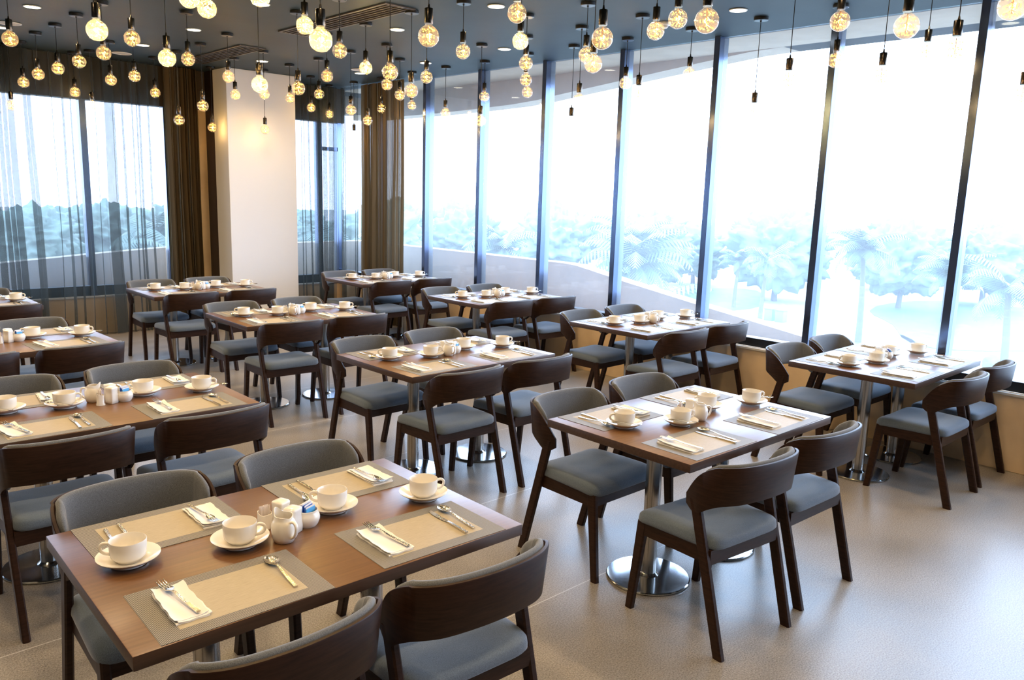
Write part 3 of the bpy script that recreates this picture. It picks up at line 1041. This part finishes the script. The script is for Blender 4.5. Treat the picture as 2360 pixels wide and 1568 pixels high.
# ------------------------------------------------------------------ pendant lamps: x, y, height of globe centre, bright
PEND = [(1.49,7.09,2.83,0),(1.43,4.84,2.61,1),(2.09,6.29,2.83,0),(2.05,4.87,2.83,1),(1.87,4.68,2.83,1),(2.14,7.11,2.82,0),(2.14,7.78,2.82,0),(2.14,8.44,2.82,0),(2.12,9.06,2.82,0),(2.14,9.75,2.80,0),(2.075,10.04,2.58,0),(2.79,9.75,2.63,0),(2.70,10.04,2.78,0),(2.75,8.96,2.83,0),(2.80,8.41,2.83,0),(3.42,9.63,2.82,0),(2.04,5.50,2.61,1),(2.73,6.90,2.83,0),(3.42,8.96,2.49,0),(3.41,8.29,2.60,0),(4.14,9.80,2.50,0),(3.37,7.57,2.82,0),(4.02,8.87,2.81,0),(2.61,5.37,2.50,1),(4.02,8.17,2.77,0),(4.65,9.45,2.50,0),(4.65,8.80,2.83,0),(3.33,6.16,2.61,0),(2.67,4.84,2.83,1),(2.03,3.53,2.50,1),(3.31,5.48,2.83,0),(3.96,6.78,2.83,0),(4.64,8.12,2.83,0),(5.29,9.46,2.82,0),(5.89,10.03,2.82,0),(4.61,7.42,2.62,0),(5.91,9.44,2.52,0),(3.94,6.10,2.84,1),(5.34,8.23,2.61,0),(5.90,8.78,2.83,0),(4.62,6.78,2.83,0),(3.27,4.76,2.61,0),(5.21,7.40,2.83,0),(3.92,5.41,2.60,0),(5.85,8.06,2.82,0),(4.50,5.98,2.82,0),(2.66,3.52,2.61,0),(3.98,4.84,2.85,0),(5.86,6.75,2.84,0),(5.20,6.04,2.50,0),(5.85,7.41,2.70,0),(3.29,3.52,2.83,0),(3.89,4.12,2.83,1),(4.59,4.79,2.84,0),(5.19,5.41,2.83,0),(5.81,6.03,2.83,0),(4.60,4.16,2.84,0),(3.83,3.40,2.61,0),(3.26,2.84,2.61,0),(5.19,4.75,2.61,0),(5.78,5.38,2.50,0),(5.81,4.76,2.82,0),(5.17,4.10,2.62,0),(4.17,3.20,2.83,0),(3.98,2.90,2.83,0),(3.24,2.20,2.61,0),(5.81,4.08,2.84,0),(5.81,3.45,2.51,0),(5.10,2.79,2.61,0),(4.60,2.23,2.83,0),(5.79,2.81,2.83,0),(5.25,2.24,2.61,0),(3.89,1.57,2.61,0),(5.82,2.20,2.83,0),(4.58,1.59,2.61,0),(3.76,1.11,2.61,0),(5.76,1.58,2.50,0),(2.12,4.33,2.83,1)]
BR = 0.055
def filament_mesh(mat):
    b = MB()
    pts = []
    for (r, z, n, ph) in ((.031, .030, 10, 0), (.030, -.002, 9, .3), (.016, .002, 4, .9), (.030, -.032, 9, .1), (.012, -.036, 3, .5)):
        for k in range(n):
            a = 2 * PI * k / n + ph
            pts.append((r * math.cos(a), r * math.sin(a), z + .004 * math.sin(k * 2.4)))
    b.tube([(0, 0, .055), (0, 0, -.030)], .0022, 6)
    for p in pts:
        b.tube([(0, 0, min(.05, p[2] + .018)), (p[0] * .6, p[1] * .6, p[2] + .006), p], .0006, 3)
    for f in b.bm.faces: f.material_index = 1
    for p in pts:
        bmesh.ops.create_icosphere(b.bm, subdivisions=1, radius=.0040, matrix=Matrix.Translation(p))
    return b.mesh('filament', [mat, M['copper']], 60)
b = MB(); b.lathe([(.001, 0), (.050, 0), (.055, -.004), (.055, -.022), (.051, -.026), (.008, -.026), (.006, -.036), (.001, -.036)], 28)
ME_CAN = b.mesh('canopy', M['canopy_black'], 35)
b = MB(); b.lathe([(.0028, 0), (.0028, -1)], 8, (0, 0, 0), True, True)
ME_CORD = b.mesh('cord', M['cord'], 60)
b = MB(); b.lathe([(.001, .098), (.004, .098), (.007, .080), (.010, .078), (.0215, .076), (.0225, .074), (.0225, .004), (.0215, .0), (.001, 0)], 28)
ME_SOCK = b.mesh('socket', M['socket'], 35)
prof = [(.0185, BR + .012), (.0190, BR + .004)]
for k in range(0, 25):
    a = math.radians(68) - (math.radians(68) + PI / 2) * k / 24
    prof.append((max(BR * math.cos(a), .0005), BR * math.sin(a)))
b = MB(); b.lathe(prof, 32)
ME_BULB = b.mesh('bulb', M['bulb_glass'], 80)
ME_FIL = filament_mesh(M['led'])
ME_FILB = filament_mesh(M['led_bright'])

def part(name, me, parent, loc, scale=None):
    o = bpy.data.objects.new(name, me)
    COL.objects.link(o)
    o.parent = parent
    o.location = loc
    if scale: o.scale = scale
    return o
LD = bpy.data.lights.new('bulb_glow', 'POINT'); LD.energy = PEND_W; LD.color = WARM; LD.shadow_soft_size = .012
LDB = bpy.data.lights.new('bulb_glow_bright', 'POINT'); LDB.energy = PEND_BRIGHT_W; LDB.color = (1.0, .70, .26); LDB.shadow_soft_size = .014

# which lamp is which: rows run along the long window, counted from the window; lamps counted from the back
rows = {}
for i, (x, y, z, br) in enumerate(PEND):
    rows.setdefault(int(round((5.83 - x) / .61)), []).append(i)
PLAB = {}
for r, ids in rows.items():
    for k, i in enumerate(sorted(ids, key=lambda i: -PEND[i][1])):
        z, br = PEND[i][2], PEND[i][3]
        PLAB[i] = '%sglobe pendant, %s cord, %s from the back in %s row from the window' % (
            'glaring ' if br else 'amber ', 'short' if z > 2.7 else ('longer' if z > 2.56 else 'longest'), ORD[k], ORD[r])
for i, (x, y, z, br) in enumerate(PEND):
    root = empty('pendant_lamp', (x, y, CZ))
    tag(root, PLAB[i], 'pendant lamp', 'globe bulb pendants under the ceiling')
    dz = z - CZ
    top = dz + BR + .008 + .098
    part('canopy', ME_CAN, root, (0, 0, 0))
    part('cord', ME_CORD, root, (0, 0, -.030), (1, 1, abs(top) - .030 + .004))
    part('socket', ME_SOCK, root, (0, 0, dz + BR + .008))
    bu = part('bulb', ME_BULB, root, (0, 0, dz))
    part('filament', ME_FILB if br else ME_FIL, bu, (0, 0, 0)).rotation_euler = (0, 0, i * .7)
    l = bpy.data.objects.new('bulb_glow', LDB if br else LD)
    COL.objects.link(l)
    l.parent = root
    l.location = (0, 0, dz)

# ------------------------------------------------------------------ recessed downlights, speakers, air vents
def make_downlight():
    root = empty('recessed_downlight')
    b = MB(); b.lathe([(.058, .0), (.066, -.002), (.068, -.006), (.065, -.009), (.059, -.009), (.058, -.004), (.058, .0)], 32)
    b.obj('trim_ring', M['trim_white'], root, 40)
    b = MB(); b.lathe([(.001, -.007), (.059, -.007)], 32)
    b.obj('lens', M['lens'], root, 40)
    return root
dl = Stock(make_downlight)
DOWN = [(1.81,7.77),(3.08,7.63),(3.06,8.90),(4.27,6.11),(4.24,4.77),(4.33,8.83),(5.54,7.38),(5.50,6.05),(5.53,8.69),(5.48,3.45),(3.02,6.15),(1.83,9.05)]
UNSEEN = [(4.25,3.42),(4.25,2.1),(4.25,.75),(5.48,2.1),(5.48,.75),(1.81,6.2),(1.82,4.6),(1.82,3.1),(1.82,1.6),(.6,6.2),(.6,4.6),(.6,3.1),(.6,1.6),(.6,.1),(1.82,.1),(3.03,.1),(-.6,4.6),(-.6,3.1),(-.6,1.6),(-.6,.1),(-.6,6.2),(.6,7.7),(-.6,7.7)]
SD = bpy.data.lights.new('downlight_beam', 'SPOT')
SD.energy = DOWN_W; SD.color = (1.0, .72, .42); SD.spot_size = math.radians(142); SD.spot_blend = .8; SD.shadow_soft_size = .045
seen = 0
cols = {}
for (x, y) in DOWN: cols.setdefault(int(round((5.5 - x) / 1.22)), []).append(y)
for k, (x, y) in enumerate(DOWN + UNSEEN):
    if k < len(DOWN):
        c = int(round((5.5 - x) / 1.22))
        n = sorted(cols[c], reverse=True).index(y)
        lab = 'lit recessed downlight, %s from the back in the %s line from the window' % (ORD[n], ORD[c])
    else:
        lab = 'lit recessed downlight above the front part of the room'
    o = dl.put((x, y, CZ), 0, lab, 'downlight', 'recessed downlights' if k < len(DOWN) else 'downlights over the front of the room')
    l = bpy.data.objects.new('downlight_beam', SD)
    COL.objects.link(l)
    l.location = (0, 0, -.02)
    l.parent = o

def make_speaker():
    root = empty('ceiling_speaker')
    b = MB(); b.lathe([(.001, -.006), (.085, -.006)], 36); b.obj('grille', M['speaker'], root, 40)
    b = MB(); b.lathe([(.084, -.003), (.098, -.002), (.102, -.006), (.098, -.010), (.085, -.009), (.084, -.003)], 36); b.obj('rim', M['trim_white'], root, 40)
    return root
sp_ = Stock(make_speaker)
for x, y, lab in ((3.09, 9.65, 'round pale ceiling speaker near the curtain left of the white column'), (1.84, 8.74, 'round pale ceiling speaker at the upper left corner of the view'),
                  (5.37, 8.45, 'round pale ceiling speaker beyond the column near the rear corner')):
    sp_.put((x, y, CZ), 0, lab, 'speaker', 'round ceiling speakers')
for x, y, lab in ((5.505, 4.137, 'small white smoke detector between globe pendants near the window'), (5.55, 8.05, 'small white smoke detector close to the far window corner')):
    root = tag(empty('smoke_detector', (x, y, CZ)), lab, 'smoke detector', 'smoke detectors')
    b = MB(); b.lathe([(.001, 0), (.052, 0), (.054, -.010), (.048, -.022), (.001, -.024)], 28); b.obj('detector_base', M['trim_white'], root)
    b = MB(); b.lathe([(.001, -.022), (.030, -.022), (.028, -.038), (.020, -.044), (.001, -.045)], 24); b.obj('detector_head', M['trim_white'], root)

def vent(x0, x1, y0, y1, lab):
    cx, cy = (x0 + x1) / 2, (y0 + y1) / 2
    root = tag(empty('ceiling_vent', (cx, cy, CZ)), lab, 'air vent', 'slot air vents')
    hw, hd = (x1 - x0) / 2, (y1 - y0) / 2
    b = MB()
    o = [(-hw, -hd), (hw, -hd), (hw, hd), (-hw, hd)]
    i = [(-hw + .022, -hd + .022), (hw - .022, -hd + .022), (hw - .022, hd - .022), (-hw + .022, hd - .022)]
    b.rings([[(x, y, -.002) for x, y in o], [(x, y, -.012) for x, y in o], [(x, y, -.012) for x, y in i], [(x, y, -.002) for x, y in i]])
    b.obj('vent_frame', M['vent'], root, 0)
    b = MB(); b.box(-hw + .02, hw - .02, -hd + .02, hd - .02, -.003, -.001); b.obj('vent_backing', M['rail_black'], root, 0)
    n = 5
    for k in range(n):
        x = -hw + .03 + (2 * hw - .06) * (k + .5) / n
        b = MB(); b.bar((x, -hd + .022, -.008), (x, hd - .022, -.008), .012, .010, xdir=(1, 0, 0), bev=.002, flat_ends=False)
        b.obj('vent_slat', M['vent'], root, 30)
vent(3.62, 3.90, 5.33, 7.05, 'long slot air vent in ceiling above the middle tables')
vent(3.70, 3.98, 8.02, 9.60, 'slot air vent in ceiling in front of the white column')

# ------------------------------------------------------------------ outside
GZ = -7.5
b = MB(); b.box(FX + .3, 320, -160, 320, GZ - .5, GZ)
struct(b.obj('ground', M['sand'], smooth=0))
b = MB(); b.box(-220, FX + .3, FY + .3, 320, GZ - .5, GZ)
struct(b.obj('ground_rear', M['sand'], smooth=0))
def lawn(cx, cy, rx, ry, seed):
    b = MB()
    R = [(cx + rx * math.cos(a) * (1 + .2 * math.sin(3 * a + seed)), cy + ry * math.sin(a) * (1 + .2 * math.cos(2 * a + seed)), GZ + .05) for a in [2 * PI * k / 28 for k in range(28)]]
    R2 = [(x, y, GZ) for x, y, z in R]
    b.rings([R2, R], True, False, True)
    o = b.obj('lawn', M['lawn'], smooth=0)
    o['kind'] = 'structure'
for a in ((46, 22, 12, 5, 1), (60, 45, 14, 8, 2), (38, 46, 9, 8, 3), (75, 20, 16, 9, 4), (30, 70, 14, 10, 5), (10, 62, 12, 8, 6), (28, 34, 5, 4, 7)): lawn(*a)

def palm_variant(seed, H, nf, R):
    rnd = random.Random(seed)
    root = empty('palm_tree')
    b = MB()
    bend = rnd.uniform(-.5, .5)
    pts = [(bend * (k / 8) ** 2, 0, H * k / 8) for k in range(9)]
    b.tube(pts, [.24 - .012 * k for k in range(9)], 8)
    b.obj('trunk', M['trunk'], root, 60)
    b = MB()
    top = Vector(pts[-1])
    for f in range(nf):
        az = 2 * PI * f / nf * 2.4 + rnd.uniform(-.3, .3)
        el = rnd.uniform(-.25, 1.15)
        L = R * rnd.uniform(.8, 1.15)
        d = Vector((math.cos(az), math.sin(az), 0))
        side = Vector((-d.y, d.x, 0))
        spine = []
        n = 9
        for k in range(n + 1):
            t = k / n
            e = el - 1.75 * t * t * .75
            if k == 0: p = top.copy()
            else: p = spine[-1] + (d * math.cos(e) + Vector((0, 0, 1)) * math.sin(e)) * (L / n)
            spine.append(p)
        b.tube(spine, [.035 * (1 - .8 * k / n) for k in range(n + 1)], 4)
        for k in range(1, n * 2 + 1):
            t = k / 2
            i0 = min(int(t), n - 1)
            p = spine[i0].lerp(spine[i0 + 1], t - i0)
            tan = (spine[i0 + 1] - spine[i0]).normalized()
            ll = L * .26 * math.sin(PI * min(1, .25 + .72 * t / n)) + .1
            for sg in (-1, 1):
                dirv = (side * sg * .85 + tan * .45 + Vector((0, 0, -.55))).normalized()
                q = p + dirv * ll
                wv = tan * .075
                v1, v2, v3, v4 = (b.bm.verts.new(a) for a in (p - wv, p + wv, q + wv * .3, q - wv * .3))
                b.face((v1, v2, v3, v4))
    b.obj('fronds', M['palm_leaf'], root, 0)
    return root
PV = [Stock(lambda s=s, h=h, n=n, r=r: palm_variant(s, h, n, r)) for s, h, n, r in ((1, 6.2, 20, 2.9), (2, 7.0, 22, 3.1), (3, 5.4, 18, 2.6))]
rt = random.Random(5)
def scatter(n, lo, hi_, dlo, dhi, gap, clear=None):
    out = []
    for _ in range(6000):
        th, dist = rt.uniform(lo, hi_), rt.uniform(dlo, dhi)
        p = (3 + dist * math.cos(th), 2 + dist * math.sin(th))
        if p[0] < FX + 6: continue
        if all((p[0] - q[0]) ** 2 + (p[1] - q[1]) ** 2 > gap * gap for q in out):
            out.append(p)
            if len(out) >= n: break
    return out
fixed = [(56.1, 31.3, .80), (54.1, 22.7, .92), (52.3, 16.9, .98), (44.0, 11.2, .90)]
palms = [(i, x, y, rt.uniform(.85, 1.08)) for i, (x, y) in enumerate(scatter(16, .66, 1.30, 22, 46, 7.8))]
palms += [(60 + i, x, y, rt.uniform(.72, .92)) for i, (x, y) in enumerate(scatter(22, .12, .66, 48, 70, 8.6)) if all((x - f[0]) ** 2 + (y - f[1]) ** 2 > 72 for f in fixed + [(p[1], p[2]) for p in palms])]
palms += [(90 + i, *f) for i, f in enumerate(fixed)]

palms.sort(key=lambda p: (px((p[1], p[2], 0)) or (9999, 0))[0])
kk = 0
for i, x, y, s in palms:
    if not shows([(x, y, GZ), (x, y, 0.5)], 60): continue
    o = PV[i % 3].put((x, y, GZ), rt.uniform(0, 6.3), 'feathery palm tree outside the long window, %s from the left' % ORD[kk], 'palm tree', 'palm trees outside the window')
    o.scale = (s, s, s)
    kk += 1
for x, y in ((58.2, 31.6), (58.1, 30.6)):
    root = tag(empty('utility_box', (x, y, GZ)), 'small teal utility box on the pavement outside the long window', 'utility box', 'teal boxes on the pavement')
    b = MB(); b.box(-.35, .35, -.35, .35, 0, .9, .03); b.obj('cabinet_body', M['sign_teal'], root, 30)
    b = MB(); b.box(-.40, .40, -.40, .40, .9, .98, .02); b.obj('cabinet_lid', M['sign_teal'], root, 30)
b = MB()
bmesh.ops.create_icosphere(b.bm, subdivisions=4, radius=1.0, matrix=Matrix.Identity(4))
for v in b.bm.verts:
    d = 1 + .10 * noise.noise(v.co * 3) + .06 * noise.noise(v.co * 9)
    v.co = Vector((v.co.x * .8 * d, v.co.y * .8 * d, max(0, .55 + v.co.z * .65 * d)))
o = b.obj('round_shrub', M['tree_leaf'], None, 180)
o.location = (51.0, 13.3, GZ)
tag(o, 'clipped round shrub on the pavement outside the last window bay', 'shrub')


def tree_variant(seed):
    rnd = random.Random(seed)
    root = empty('broadleaf_tree')
    b = MB(); b.tube([(0, 0, 0), (.1, 0, 2.2), (0, .1, 4.0)], [.28, .2, .12], 7); b.obj('trunk', M['trunk'], root, 60)
    b = MB()
    bmesh.ops.create_icosphere(b.bm, subdivisions=5, radius=1.0, matrix=Matrix.Identity(4))
    for v in b.bm.verts:
        n = v.co.normalized()
        d = 1 + .28 * noise.noise(n * 1.6 + Vector((seed * 3, 0, 0))) + .30 * noise.noise(n * 4.2 + Vector((0, seed, 0))) + .16 * noise.noise(n * 11) + .10 * noise.noise(n * 24)
        v.co = Vector((n.x * 4.2 * d, n.y * 4.2 * d, 4.4 + n.z * 3.0 * d))
    b.obj('foliage', M['tree_leaf'], root, 180)
    return root
TV = [Stock(lambda s=s: tree_variant(s)) for s in (1, 2, 3)]
far = []
for _ in range(9000):
    th, dist = rt.uniform(-.12, 1.9), rt.uniform(76, 118)
    p = (3 + dist * math.cos(th), 2 + dist * math.sin(th))
    if all((p[0] - q[0]) ** 2 + (p[1] - q[1]) ** 2 >  10.6 ** 2 for q in far): far.append(p)
    if len(far) >= 60: break
far = [p for p in far if shows([(p[0], p[1], GZ), (p[0], p[1], 0)], 120)]
far.sort(key=lambda p: (px((p[0], p[1], 0)) or (9999, 0))[0])
for k, (x, y) in enumerate(far):
    o = TV[k % 3].put((x, y, GZ), rt.uniform(0, 6.3), 'hazy distant tree on the horizon outside, %s from the left' % ORD[k], 'tree', 'distant trees on the horizon')
    s = rt.uniform(.92, 1.08)
    o.scale = (s * .98, s * .98, s * (rt.uniform(.72, .90) if y > x * 1.6 else rt.uniform(.9, 1.12)))
